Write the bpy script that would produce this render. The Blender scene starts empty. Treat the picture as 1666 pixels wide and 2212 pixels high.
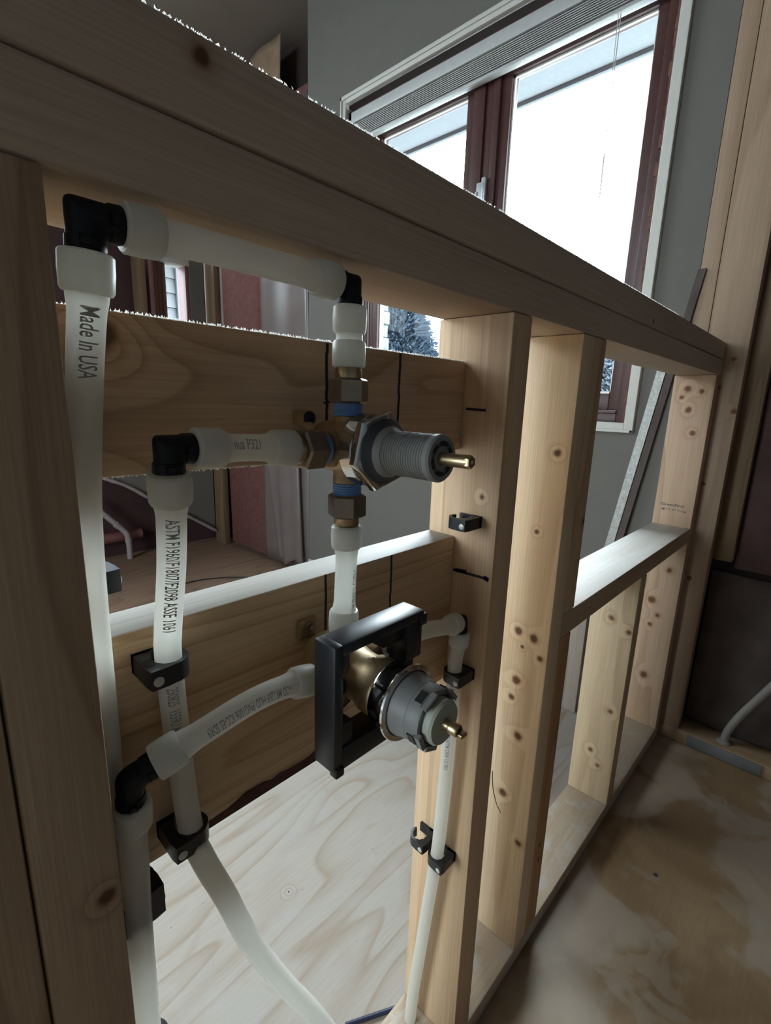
import bpy, bmesh, math, random
from mathutils import Vector, Matrix
random.seed(7)
C = bpy.context.scene.collection
V = Vector
# ------------------------------------------------------------------ camera, world, light, exposure
sc = bpy.context.scene
sc.view_settings.view_transform = 'Standard'
sc.view_settings.look = 'None'
sc.view_settings.gamma = 1.0
sc.view_settings.use_curve_mapping = False
sc.view_settings.exposure = 1.0
H = 0.894
cam_d = bpy.data.cameras.new('camera')
cam = bpy.data.objects.new('camera', cam_d)
C.objects.link(cam)
ax = V((0.68883433, -0.72426176, 0.03085739))
ay = V((-0.13843619, -0.17320929, -0.97510716))
az = V((0.71157761, 0.6674155, -0.21957654))
M = Matrix((ax, -ay, -az)).transposed().to_4x4()
M.translation = V((0, -0.250621, H))
cam.matrix_world = M
cam_d.sensor_fit = 'HORIZONTAL'
cam_d.sensor_width = 36.0
cam_d.lens = 36.0 * 1046.013 / 1666.0
cam_d.clip_start = 0.01
cam_d.clip_end = 200
sc.camera = cam

SKY_BASE, SKY_GLOW = 8.0, 19.0      # thin overcast, brighter round the veiled sun
w = bpy.data.worlds.new('sky')
sc.world = w
w.use_nodes = True
bgn = w.node_tree.nodes['Background']
bgn.inputs[0].default_value = (0.84, 0.93, 1.0, 1)
wt = w.node_tree
_tc = wt.nodes.new('ShaderNodeTexCoord')
_dp = wt.nodes.new('ShaderNodeVectorMath')
_dp.operation = 'DOT_PRODUCT'
_dp.inputs[1].default_value = V((.85, .36, .40)).normalized()
wt.links.new(_tc.outputs['Generated'], _dp.inputs[0])
_mr = wt.nodes.new('ShaderNodeMapRange')
_mr.interpolation_type = 'SMOOTHSTEP'
wt.links.new(_dp.outputs['Value'], _mr.inputs[0])
_mr.inputs[1].default_value = .25
_mr.inputs[2].default_value = 1.0
_mr.inputs[3].default_value = SKY_BASE
_mr.inputs[4].default_value = SKY_BASE + SKY_GLOW
wt.links.new(_mr.outputs[0], bgn.inputs[1])

def portal(name, loc, rot, sx, sy):
    l = bpy.data.lights.new(name, 'AREA')
    l.shape = 'RECTANGLE'
    l.size = sx
    l.size_y = sy
    l.cycles.is_portal = True
    o = bpy.data.objects.new(name, l)
    o.location = loc
    o.rotation_euler = rot
    C.objects.link(o)
R90 = math.pi / 2
portal('daylight_portal_east', (1.56, 0.78, 1.42), (0, R90, 0), 1.3, 1.3)
portal('daylight_portal_north', (1.30, 2.70, 1.40), (-R90, 0, 0), 0.5, 1.4)
portal('daylight_portal_west', (-1.95, .65, 1.15), (0, -R90, 0), 1.75, 1.1)
portal('daylight_portal_northwest', (-.30, 2.70, 1.875), (-R90, 0, 0), 1.8, .9)
try:
    sc.cycles.use_denoising = True
    sc.cycles.denoiser = 'OPENIMAGEDENOISE'
    sc.cycles.max_bounces = 12
    sc.cycles.diffuse_bounces = 6
    sc.cycles.transparent_max_bounces = 12
    sc.cycles.transmission_bounces = 8
    sc.cycles.caustics_reflective = False
    sc.cycles.caustics_refractive = False
    sc.cycles.sample_clamp_indirect = 6.0
except Exception:
    pass

# ------------------------------------------------------------------ mesh helpers
class MB:
    def __init__(s):
        s.bm = bmesh.new()
    def _mi(s, faces, mi):
        for f in faces:
            f.material_index = mi
    def box(s, lo, hi, mi=0, bev=0.0, seg=2):
        lo, hi = V(lo), V(hi)
        n0 = len(s.bm.faces)
        old = set(s.bm.faces)
        g = bmesh.ops.create_cube(s.bm, size=1.0)
        for v in g['verts']:
            v.co = V((lo[i] + (v.co[i] + .5) * (hi[i] - lo[i]) for i in range(3)))
        if bev > 0:
            es = list({e for v in g['verts'] for e in v.link_edges})
            bmesh.ops.bevel(s.bm, geom=es, offset=bev, segments=seg, profile=.5, affect='EDGES')
        s._mi([f for f in s.bm.faces if f not in old], mi)
        return s
    def obox(s, c, half, axes, mi=0, bev=0.0):
        """box with its own axes"""
        old = set(s.bm.faces)
        g = bmesh.ops.create_cube(s.bm, size=2.0)
        A = [V(a).normalized() for a in axes]
        vs = g['verts']
        for v in vs:
            p = v.co.copy()
            v.co = V(c) + A[0] * p.x * half[0] + A[1] * p.y * half[1] + A[2] * p.z * half[2]
        if bev > 0:
            es = list({e for v in vs for e in v.link_edges})
            bmesh.ops.bevel(s.bm, geom=es, offset=bev, segments=2, profile=.5, affect='EDGES')
        s._mi([f for f in s.bm.faces if f not in old], mi)
        return s
    def lathe(s, prof, o, axis, seg=40, mi=0, caps=True, ref=None, rot=0.0):
        a = V(axis).normalized()
        r0 = V(ref) if ref else (V((0, 0, 1)) if abs(a.z) < .9 else V((1, 0, 0)))
        u = (r0 - a * r0.dot(a)).normalized()
        v = a.cross(u)
        rings = []
        for r, h in prof:
            ring = []
            for k in range(seg):
                t = 2 * math.pi * k / seg + rot
                ring.append(s.bm.verts.new(V(o) + a * h + (u * math.cos(t) + v * math.sin(t)) * r))
            rings.append(ring)
        fs = []
        for A, B in zip(rings, rings[1:]):
            for k in range(seg):
                fs.append(s.bm.faces.new((A[k], A[(k + 1) % seg], B[(k + 1) % seg], B[k])))
        if caps:
            fs.append(s.bm.faces.new(rings[0][::-1]))
            fs.append(s.bm.faces.new(rings[-1]))
        s._mi(fs, mi)
        return s
    def sweep(s, pts, r, seg=20, mi=0, caps=True):
        P = [V(p) for p in pts]
        n = len(P)
        rs = r if isinstance(r, (list, tuple)) else [r] * n
        T = []
        for i in range(n):
            a = P[min(i + 1, n - 1)] - P[max(i - 1, 0)]
            T.append(a.normalized())
        u = T[0].orthogonal().normalized()
        rings = []
        for i in range(n):
            u = (u - T[i] * u.dot(T[i])).normalized()
            v = T[i].cross(u)
            rings.append([s.bm.verts.new(P[i] + (u * math.cos(2 * math.pi * k / seg) + v * math.sin(2 * math.pi * k / seg)) * rs[i]) for k in range(seg)])
        fs = []
        for A, B in zip(rings, rings[1:]):
            for k in range(seg):
                fs.append(s.bm.faces.new((A[k], A[(k + 1) % seg], B[(k + 1) % seg], B[k])))
        if caps:
            fs.append(s.bm.faces.new(rings[0][::-1]))
            fs.append(s.bm.faces.new(rings[-1]))
        s._mi(fs, mi)
        return s
    def prism(s, poly, fn, w0, w1, mi=0):
        A = [s.bm.verts.new(V(fn(x, y, w0))) for x, y in poly]
        B = [s.bm.verts.new(V(fn(x, y, w1))) for x, y in poly]
        n = len(poly)
        fs = [s.bm.faces.new(A[::-1]), s.bm.faces.new(B)]
        for k in range(n):
            fs.append(s.bm.faces.new((A[k], A[(k + 1) % n], B[(k + 1) % n], B[k])))
        s._mi(fs, mi)
        return s
    def grid(s, fn, nu, nv, mi=0):
        vs = [[s.bm.verts.new(V(fn(i / nu, j / nv))) for j in range(nv + 1)] for i in range(nu + 1)]
        fs = []
        for i in range(nu):
            for j in range(nv):
                fs.append(s.bm.faces.new((vs[i][j], vs[i + 1][j], vs[i + 1][j + 1], vs[i][j + 1])))
        s._mi(fs, mi)
        return s
    def raw(s, verts, faces, mi=0):
        vs = [s.bm.verts.new(V(v)) for v in verts]
        fs = []
        for f in faces:
            try:
                fs.append(s.bm.faces.new([vs[i] for i in f]))
            except ValueError:
                pass
        s._mi(fs, mi)
        return s
    def build(s, name, mats, parent=None, angle=35, flat=False, norm=True):
        if norm:
            bmesh.ops.recalc_face_normals(s.bm, faces=list(s.bm.faces))
        if parent is None:
            cs = [v.co for v in s.bm.verts]
            loc = V(((min(c.x for c in cs) + max(c.x for c in cs)) / 2, (min(c.y for c in cs) + max(c.y for c in cs)) / 2, min(c.z for c in cs)))
        else:
            loc = base_of(parent)
        for v in s.bm.verts:
            v.co -= loc
        me = bpy.data.meshes.new(name)
        s.bm.to_mesh(me)
        s.bm.free()
        for m in (mats if isinstance(mats, (list, tuple)) else [mats]):
            me.materials.append(m)
        if not flat:
            for p in me.polygons:
                p.use_smooth = True
            me.set_sharp_from_angle(angle=math.radians(angle))
        o = bpy.data.objects.new(name, me)
        C.objects.link(o)
        if parent is None:
            o.location = loc
        else:
            o.parent = parent
        return o

def base_of(o):
    while o.parent:
        o = o.parent
    return V(o.location)
def tag(o, label, cat, group=None):
    o['label'] = label
    o['category'] = cat
    if group:
        o['group'] = group
    return o
def thing(name, label, cat, loc, group=None):
    o = bpy.data.objects.new(name, None)
    o.empty_display_size = .02
    C.objects.link(o)
    o.location = loc
    return tag(o, label, cat, group)
def struct(o):
    o['kind'] = 'structure'
    return o
def smooth(pts, n=10):
    """Catmull-Rom through the points"""
    P = [V(p) for p in pts]
    P = [P[0] * 2 - P[1]] + P + [P[-1] * 2 - P[-2]]
    out = []
    for i in range(1, len(P) - 2):
        a, b, c, d = P[i - 1:i + 3]
        for k in range(n):
            t = k / n
            out.append(.5 * ((2 * b) + (c - a) * t + (2 * a - 5 * b + 4 * c - d) * t * t + (3 * b - a - 3 * c + d) * t ** 3))
    out.append(P[-2])
    return out

# ------------------------------------------------------------------ materials
def mat(name):
    m = bpy.data.materials.new(name)
    m.use_nodes = True
    nt = m.node_tree
    for n in list(nt.nodes):
        nt.nodes.remove(n)
    return m, nt
class NT:
    def __init__(s, nt):
        s.nt = nt
    def n(s, t, **k):
        x = s.nt.nodes.new(t)
        for a, b in k.items():
            setattr(x, a, b)
        return x
    def l(s, a, b):
        s.nt.links.new(a, b)
    def set(s, inp, v):
        if hasattr(v, 'links'):
            s.l(v, inp)
        else:
            inp.default_value = v
    def math(s, op, a, b=0.0, c=0.0, clamp=False):
        x = s.n('ShaderNodeMath', operation=op, use_clamp=clamp)
        s.set(x.inputs[0], a)
        s.set(x.inputs[1], b)
        s.set(x.inputs[2], c)
        return x.outputs[0]
    def vmath(s, op, a, b=(0, 0, 0)):
        x = s.n('ShaderNodeVectorMath', operation=op)
        s.set(x.inputs[0], a)
        s.set(x.inputs[1], b)
        return x
    def noise(s, vec, scale, detail=2.0, rough=.5, dist=0.0):
        x = s.n('ShaderNodeTexNoise')
        s.l(vec, x.inputs['Vector'])
        x.inputs['Scale'].default_value = scale
        x.inputs['Detail'].default_value = detail
        x.inputs['Roughness'].default_value = rough
        x.inputs['Distortion'].default_value = dist
        return x.outputs['Fac']
    def maprange(s, v, a, b, c=0.0, d=1.0, smooth=True):
        x = s.n('ShaderNodeMapRange')
        if smooth:
            x.interpolation_type = 'SMOOTHSTEP'
        s.set(x.inputs[0], v)
        for i, q in enumerate((a, b, c, d)):
            x.inputs[i + 1].default_value = q
        return x.outputs[0]
    def mix(s, fac, a, b):
        x = s.n('ShaderNodeMix', data_type='RGBA')
        s.set(x.inputs[0], fac)
        for i, q in ((6, a), (7, b)):
            s.set(x.inputs[i], q if hasattr(q, 'links') else (*q, 1))
        return x.outputs[2]
    def ramp(s, v, stops):
        x = s.n('ShaderNodeValToRGB')
        s.l(v, x.inputs[0])
        e = x.color_ramp.elements
        while len(e) < len(stops):
            e.new(.5)
        for k, (p, c) in enumerate(stops):
            e[k].position = p
            e[k].color = (*c, 1)
        return x.outputs[0]
    def pos(s):
        return s.n('ShaderNodeNewGeometry').outputs['Position']
    def out(s, sh):
        o = s.n('ShaderNodeOutputMaterial')
        s.l(sh, o.inputs[0])
    def bsdf(s, color, rough=.5, metal=0.0, spec=.5):
        b = s.n('ShaderNodeBsdfPrincipled')
        s.set(b.inputs['Base Color'], color if hasattr(color, 'links') else (*color, 1))
        s.set(b.inputs['Roughness'], rough)
        b.inputs['Metallic'].default_value = metal
        b.inputs['Specular IOR Level'].default_value = spec
        return b
    def bump(s, b, h, dist, strength=.5):
        x = s.n('ShaderNodeBump')
        x.inputs['Strength'].default_value = strength
        x.inputs['Distance'].default_value = dist
        s.l(h, x.inputs['Height'])
        s.l(x.outputs[0], b.inputs['Normal'])

def plain(name, col, rough=.5, metal=0.0, spec=.5, var=.12, vs=60.0, bump=0.0):
    m, nt = mat(name)
    k = NT(nt)
    p = k.pos()
    n = k.noise(p, vs, 3)
    c = k.mix(n, tuple(x * (1 - var) for x in col), tuple(min(1, x * (1 + var)) for x in col))
    b = k.bsdf(c, rough, metal, spec)
    if bump:
        k.bump(b, n, bump)
    k.out(b.outputs[0])
    return m

def wood(name, axis, light, dark, seed=0, K=9.0, knots=(), along=.9, cross=11.0, line=.55, rough=.62, fiber=.16, wear=None):
    """sawn softwood: growth-ring contours run along the axis and bend round the knots"""
    m, nt = mat(name)
    k = NT(nt)
    p = k.pos()
    i = 'xyz'.index(axis)
    s1 = [cross] * 3
    s1[i] = along
    q = k.vmath('MULTIPLY', p, tuple(s1)).outputs[0]
    q = k.vmath('ADD', q, (seed * 3.17, seed * 1.91, seed * 7.3)).outputs[0]
    n = k.noise(q, 1.0, 1.5, .45, .15)
    core = None
    halo = None
    if knots:
        wob = k.noise(p, 90, 2)
        wob = k.math('MULTIPLY_ADD', wob, .9, .55)
        for (x, y, z, r) in knots:
            d = k.vmath('DISTANCE', p, (x, y, z)).outputs['Value']
            g = k.maprange(d, 0, r * 4.5, 1, 0)
            n = k.math('MULTIPLY_ADD', g, .15, n)
            dw = k.math('MULTIPLY', d, wob)
            c = k.maprange(dw, r * .55, r * 1.5, 1, 0)
            core = c if core is None else k.math('MAXIMUM', core, c)
            h = k.maprange(dw, r * .9, r * 2.2, 1, 0)
            halo = h if halo is None else k.math('MAXIMUM', halo, h)
    f = k.math('FRACT', k.math('MULTIPLY', n, K))
    mid = tuple(a * .72 + b * .28 for a, b in zip(light, dark))
    lo = tuple(a * (1 - line) + b * line for a, b in zip(light, dark))
    col = k.ramp(f, [(0.0, light), (.45, light), (.78, mid), (.93, lo), (1.0, light)])
    s2 = [520.0] * 3
    s2[i] = 9.0
    fb = k.noise(k.vmath('MULTIPLY', p, tuple(s2)).outputs[0], 1.0, 2)
    fbm = k.maprange(fb, .25, .75, 1 - fiber, 1 + fiber * .6, False)
    mul = k.n('ShaderNodeVectorMath', operation='SCALE')
    k.l(col, mul.inputs[0])
    k.l(fbm, mul.inputs['Scale'])
    col = mul.outputs[0]
    big = k.noise(k.vmath('ADD', p, (seed, seed * .7, 0)).outputs[0], 7, 2)
    col = k.mix(k.maprange(big, .42, .72, 0, .35), col, mid)
    if halo is not None:
        col = k.mix(k.math('MULTIPLY', halo, .45), col, (.36, .17, .07))
        col = k.mix(k.math('MULTIPLY', core, .93), col, (.085, .036, .015))
    if wear:
        wn = k.noise(p, wear[0], 4, .65)
        col = k.mix(k.maprange(wn, wear[1], wear[1] + .12, 0, wear[2]), col, wear[3])
    b = k.bsdf(col, rough, 0, .3)
    k.bump(b, fb, .0006, .35)
    k.out(b.outputs[0])
    return m

def pex(name, tint=(.80, .79, .73), fac=.52, clear=.12):
    m, nt = mat(name)
    k = NT(nt)
    p = k.pos()
    n = k.noise(p, 120, 2)
    c = k.mix(n, tuple(x * .95 for x in tint), tint)
    b = k.bsdf(c, .34, 0, .4)
    t = k.n('ShaderNodeBsdfTranslucent')
    t.inputs[0].default_value = (.95, .95, .90, 1)
    mx = k.n('ShaderNodeMixShader')
    mx.inputs[0].default_value = fac
    k.l(b.outputs[0], mx.inputs[1])
    k.l(t.outputs[0], mx.inputs[2])
    tr = k.n('ShaderNodeBsdfTransparent')
    tr.inputs[0].default_value = (.9, .9, .86, 1)
    m2 = k.n('ShaderNodeMixShader')
    m2.inputs[0].default_value = clear
    k.l(mx.outputs[0], m2.inputs[1])
    k.l(tr.outputs[0], m2.inputs[2])
    k.out(m2.outputs[0])
    return m

PINE_L, PINE_D = (.66, .51, .335), (.36, .20, .09)
M_plate = wood('wood_top_plate', 'x', (.46, .37, .285), (.29, .20, .13), 1, 5, [(.1318, 0, 1.0497, .0042), (.86, 0, 1.03, .003)], along=.7, cross=6, line=.3)
M_plate2 = wood('wood_top_plate_lower', 'x', (.47, .375, .285), (.29, .20, .13), 2, 5, along=.7, cross=6, line=.3)
M_studA = wood('wood_left_stud', 'z', (.43, .31, .20), (.24, .14, .075), 3, 7, [(.0543, 0, .6261, .0045)], along=1.2, cross=10)
M_studB = wood('wood_left_stud_twin', 'z', (.42, .30, .19), (.24, .14, .075), 4, 7, along=1.2, cross=10)
M_stud2 = wood('wood_valve_stud', 'z', (.60, .42, .26), (.34, .18, .085), 5, 6, [(.437, .02, .80, .0025), (.437, .06, .70, .003)], along=.6, cross=12, line=.45)
M_king = wood('wood_king_stud', 'z', PINE_L, PINE_D, 6, 6, [(.6043, .0175, .838, .0042), (.6043, .034, .730, .003), (.6043, .046, .580, .005), (.6043, .022, .577, .0058), (.6043, .038, .558, .0025), (.6043, .010, .550, .0035),
    (.6043, .042, .503, .0055), (.6043, .047, .473, .004), (.6043, .031, .415, .0062), (.6043, .046, .306, .0055), (.6043, .012, .235, .0045)], along=.7, cross=8, line=.35)
M_trim = wood('wood_trimmer_stud', 'z', (.52, .36, .22), (.3, .16, .07), 7, 6, [(.675, 0, .74, .004)])
M_jack = wood('wood_jack_stud', 'z', (.44, .25, .115), (.25, .11, .04), 8, 7, [(.66, 0, .2, .004), (.662, 0, .17, .004)])
M_crip = wood('wood_cripple_stud', 'z', (.50, .375, .235), (.28, .16, .075), 9, 6, [(1.02, .045, .47, .006), (1.02, .008, .45, .006), (1.02, .02, .26, .005), (1.02, .05, .15, .005), (1.02, .03, .12, .005)], along=.7, cross=9, line=.35)
M_end = wood('wood_end_stud', 'z', (.42, .285, .185), (.25, .135, .065), 10, 7, [(1.391, .055, .95, .007), (1.391, .025, .945, .0055), (1.391, .066, .93, .0045), (1.391, .047, .90, .0065), (1.391, .03, .845, .006), (1.391, .03, .49, .006),
    (1.391, .06, .40, .0085), (1.391, .04, .36, .005), (1.391, .055, .33, .005), (1.391, .05, .18, .0085)], along=.8, cross=9, line=.45)
M_sole = wood('wood_sole_plate', 'x', (.46, .36, .26), (.28, .18, .1), 11, 5, along=.8, cross=9, line=.3, wear=(28, .5, .55, (.42, .40, .37)))
M_sill = wood('wood_rough_sill', 'x', (.42, .30, .19), (.26, .16, .09), 12, 5, along=.8, cross=9, line=.25, wear=(55, .6, .5, (.36, .31, .27)))
M_ublk = wood('wood_upper_block', 'x', (.53, .36, .22), (.27, .14, .065), 13, 13, [(.093, .0508, .925, .008)], along=3.2, cross=9, line=.55)
M_lblk = wood('wood_lower_block', 'x', (.58, .40, .235), (.31, .165, .07), 14, 11, along=.9, cross=14, line=.6)
M_tall = wood('wood_tall_stud', 'z', (.30, .205, .135), (.17, .10, .055), 15, 6, [(1.43, -.02, 1.02, .005), (1.43, 0.0, .955, .0045), (1.43, -.04, .90, .006), (1.43, .005, .84, .005), (1.43, -.005, .72, .004), (1.43, -.01, .47, .006)], line=.35)
M_old = wood('wood_old_framing', 'z', (.17, .11, .062), (.10, .058, .03), 16, 6)
M_weather = wood('wood_weathered', 'z', (.30, .24, .19), (.14, .10, .07), 17, 8, wear=(40, .5, .6, (.24, .22, .21)))
M_oldsole = wood('wood_end_sole', 'y', (.30, .20, .11), (.16, .09, .04), 18, 6, wear=(35, .5, .5, (.22, .17, .12)))
M_pex = pex('pex_milky')
M_ring = pex('pex_ring', (.74, .73, .69), .5, .08)
M_blk = plain('black_polymer', (.007, .0075, .010), .5, 0, .25, .3, 300)
M_clip = plain('black_clip_plastic', (.012, .013, .015), .38, 0, .5, .3, 300)
M_nail = plain('nail_head', (.55, .53, .48), .4, .2)
M_ink = plain('print_ink', (.30, .30, .28), .6)
M_stamp = plain('stamp_ink', (.075, .07, .065), .6)
M_marker = plain('marker_ink', (.008, .009, .018), .5)
M_brass = plain('cast_brass', (.42, .30, .165), .44, .6, .5, .22, 220, .0004)
M_brassd = plain('machined_brass', (.42, .32, .19), .32, .95, .5, .1, 80)
M_hex = plain('dezincified_brass', (.27, .225, .175), .42, .9, .5, .2, 160)
M_chrome = plain('chrome', (.60, .585, .56), .09, 1.0, .5, .05)
M_tape = plain('blue_thread_sealant', (.16, .31, .60), .45, 0, .5, .25, 400)
M_gray = plain('gray_plastic', (.205, .205, .197), .48, 0, .45, .08, 200)
M_seat = plain('dark_gray_plastic', (.040, .046, .056), .4)
M_grayd = plain('dark_slot', (.012, .012, .013), .6)
M_cap = plain('green_gray_nylon', (.36, .37, .30), .4, 0, .4, .08, 200)
M_guard = plain('black_guard_plastic', (.016, .017, .021), .40, 0, .5, .55, 130, .0002)
M_dry = plain('drywall_gray', (.130, .120, .106), .9, 0, .2, .06, 14)
M_paint = plain('white_paint', (.48, .465, .42), .5, 0, .3, .08, 40)
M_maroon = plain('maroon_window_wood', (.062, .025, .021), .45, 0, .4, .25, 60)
M_maroon_lit = plain('lit_maroon_wood', (.17, .085, .075), .5, 0, .4, .25, 60)  # lighter copy of the window maroon, standing in for light on this frame
M_stop = plain('pale_glazing_stop', (.55, .56, .50), .4)
M_mortar = plain('rough_patch_mortar', (.12, .06, .045), .9, 0, .2, .5, 70, .002)
M_blind = plain('white_blind', (.40, .40, .39), .4)
M_pinkbatt = plain('pink_fiberglass', (.125, .056, .048), .95, 0, .1, .35, 35, .004)
M_darkbatt = plain('dull_batt_facing', (.085, .05, .048), .9, 0, .1, .5, 14, .003)  # darker, duller tone than the pink batts
M_kraft = plain('kraft_paper', (.21, .14, .09), .85, 0, .2, .3, 20, .002)
M_greyp = plain('gray_building_paper', (.070, .053, .046), .85, 0, .2, .5, 16, .003)
M_sheath = plain('dark_sheathing', (.06, .045, .04), .9, 0, .2, .3, 10)
M_cave = plain('maroon_sheathing', (.055, .028, .028), .9, 0, .2, .3, 10)
M_ceil = plain('ceiling_board', (.17, .14, .115), .9, 0, .2, .2, 3)
M_room = plain('dull_room_wall', (.34, .34, .35), .9, 0, .2, .1, 6)
M_galv = plain('galvanized_steel', (.30, .30, .27), .5, .25, .5, .55, 150)
M_flash = plain('gray_flashing', (.17, .175, .17), .5, .3, .5, .2, 60)
M_pvc = plain('dirty_white_pipe', (.29, .25, .235), .6, 0, .4, .3, 90, .001)
M_redpipe = plain('dull_red_pipe', (.16, .065, .055), .5)
M_conduit = plain('gray_tube', (.22, .205, .185), .5)
M_black = plain('black_rubber', (.01, .01, .01), .6)
M_navy = plain('dark_blue_plastic', (.012, .017, .045), .4)
M_alu = plain('pale_aluminium', (.45, .47, .47), .4, .3)

def mat_poly():
    m, nt = mat('poly_sheet')
    k = NT(nt)
    n = k.noise(k.pos(), 9, 3)
    c = k.mix(n, (.15, .11, .10), (.21, .175, .16))
    b = k.bsdf(c, .3, 0, .5)
    t = k.n('ShaderNodeBsdfTransparent')
    mx = k.n('ShaderNodeMixShader')
    mx.inputs[0].default_value = .72
    k.l(t.outputs[0], mx.inputs[1])
    k.l(b.outputs[0], mx.inputs[2])
    k.out(mx.outputs[0])
    return m
M_poly = mat_poly()
def mat_glass():
    m, nt = mat('window_glass')
    k = NT(nt)
    t = k.n('ShaderNodeBsdfTransparent')
    t.inputs[0].default_value = (.93, .96, .97, 1)
    g = k.n('ShaderNodeBsdfGlossy')
    g.inputs['Roughness'].default_value = .02
    mx = k.n('ShaderNodeMixShader')
    mx.inputs[0].default_value = .006
    k.l(t.outputs[0], mx.inputs[1])
    k.l(g.outputs[0], mx.inputs[2])
    k.out(mx.outputs[0])
    return m
M_glass = mat_glass()

def plywood(name, light, dark, K, sx, sy, seed, patches=None, knots=(), specks=True):
    m, nt = mat(name)
    k = NT(nt)
    p = k.pos()
    q = k.vmath('MULTIPLY', p, (sx, sy, 1)).outputs[0]
    # turn the veneer figure off the axes of the room
    r = k.n('ShaderNodeVectorRotate')
    r.rotation_type = 'Z_AXIS'
    r.inputs['Angle'].default_value = .0
    k.l(q, r.inputs[0])
    q = k.vmath('ADD', r.outputs[0], (seed, seed * 2.1, 0)).outputs[0]
    n = k.noise(q, 1.0, 2.2, .5, .4)
    for (x, y, rr) in knots:
        d = k.vmath('DISTANCE', p, (x, y, 0)).outputs['Value']
        n = k.math('MULTIPLY_ADD', k.maprange(d, 0, rr * 9, 1, 0), .12, n)
    f = k.math('FRACT', k.math('MULTIPLY', n, K))
    mid = tuple(a * .6 + b * .4 for a, b in zip(light, dark))
    col = k.ramp(f, [(0, light), (.4, light), (.75, mid), (.9, dark), (1, light)])
    fb = k.noise(k.vmath('MULTIPLY', p, (18, 260, 1)).outputs[0], 1, 2)
    mul = k.n('ShaderNodeVectorMath', operation='SCALE')
    k.l(col, mul.inputs[0])
    k.l(k.maprange(fb, .2, .8, .9, 1.07, False), mul.inputs['Scale'])
    col = mul.outputs[0]
    if patches:
        for (s, thr, wd, amt, c, off) in patches:
            pn = k.noise(k.vmath('ADD', p, off).outputs[0], s, 3, .55, .8)
            col = k.mix(k.maprange(pn, thr, thr + wd, 0, amt), col, c)
    if specks:
        sp = k.noise(p, 85, 2, .6)
        col = k.mix(k.maprange(sp, .73, .77, 0, .7), col, (.16, .12, .09))
    for (x, y, rr) in knots:
        d = k.vmath('DISTANCE', p, (x, y, 0)).outputs['Value']
        wob = k.math('MULTIPLY_ADD', k.noise(p, 150, 1), .9, .55)
        col = k.mix(k.maprange(k.math('MULTIPLY', d, wob), rr * .6, rr, .95, 0), col, (.03, .022, .035))
    b = k.bsdf(col, .6, 0, .3)
    k.bump(b, fb, .0006, .3)
    k.out(b.outputs[0])
    return m
M_floor_back = plywood('plywood_pale', (.300, .262, .218), (.245, .188, .138), 15, 1.3, 4.6, 4.2, [(5, .5, .25, .5, (.298, .276, .250), (3, 1, 0)), (9, .58, .14, .5, (.268, .20, .155), (1, 6, 0))], [(.42, .36, .0022), (.33, .49, .0018)])
M_floor_far = wood('subfloor_brown_boards', 'x', (.29, .185, .12), (.15, .08, .045), 21, 12, along=1.2, cross=5, line=.6, wear=(12, .52, .4, (.21, .155, .115)))
M_floor_front = plywood('plywood_stained', (.245, .160, .085), (.175, .105, .052), 3, 1.2, 3.2, 9.1,
    [(4.2, .5, .07, .6, (.33, .28, .225), (1.7, .35, 0)), (5, .5, .2, .6, (.155, .095, .05), (5.3, 2.2, 0)), (9, .58, .05, .35, (.31, .26, .20), (.7, 7.1, 0))], [(.9507, -.123, .0055)])

# ------------------------------------------------------------------ the setting
TP = 0.1651 + H       # top of half wall
PB = 0.0889 + H
XE = 1.43             # room face of the end wall
YN = 2.565            # room face of the far wall
CEIL = 2.44
b = MB()
b.box((-1.9, -2.5, -.05), (1.66, .0445, 0), 0)
b.box((-1.9, .0445, -.05), (1.66, 1.05, 0), 1)
b.box((-1.9, 1.05, -.05), (1.66, 2.80, 0), 2)
struct(b.build('floor', [M_floor_front, M_floor_back, M_floor_far], flat=True))
struct(MB().box((-1.9, -2.5, CEIL), (1.66, 2.80, CEIL + .06)).build('ceiling', M_ceil, flat=True))
b = MB()
for ya, yb, za, zb in ((-2.5, .10, 0, CEIL), (1.20, 2.80, 0, CEIL), (.10, 1.20, 0, .25), (.10, 1.20, 2.05, CEIL)):
    b.box((-1.96, ya, za), (-1.9, yb, zb))
struct(b.build('wall_west', M_room, flat=True))
struct(MB().box((-1.96, -2.56, 0), (1.66, -2.5, CEIL)).build('wall_south', M_room, flat=True))
# end wall: drywall with the window hole, and outer sheathing behind the studs
def holed(b, x0, x1, y0, y1, z0, z1, hy0, hy1, hz0, hz1, mi=0):
    b.box((x0, y0, z0), (x1, hy0, z1), mi)
    b.box((x0, hy1, z0), (x1, y1, z1), mi)
    b.box((x0, hy0, z0), (x1, hy1, hz0), mi)
    b.box((x0, hy0, hz1), (x1, hy1, z1), mi)
b = MB()
holed(b, XE, XE + .0125, .0790, 1.6, 0, CEIL, .185, 1.372, .845, 2.0, 0)
holed(b, 1.545, 1.60, -2.5, 2.72, 0, CEIL, .185, 1.372, .845, 2.0, 1)
b.box((XE + .0125, .130, 0), (1.545, .184, CEIL), 1)
b.box((XE + .0125, 1.373, 0), (1.545, 1.41, CEIL), 1)
b.box((XE + .0125, .184, .80), (1.545, 1.373, .845), 1)
b.box((XE + .0125, .184, 2.0), (1.545, 1.373, 2.04), 1)
struct(b.build('wall_east', [M_dry, M_sheath], flat=True))
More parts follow.
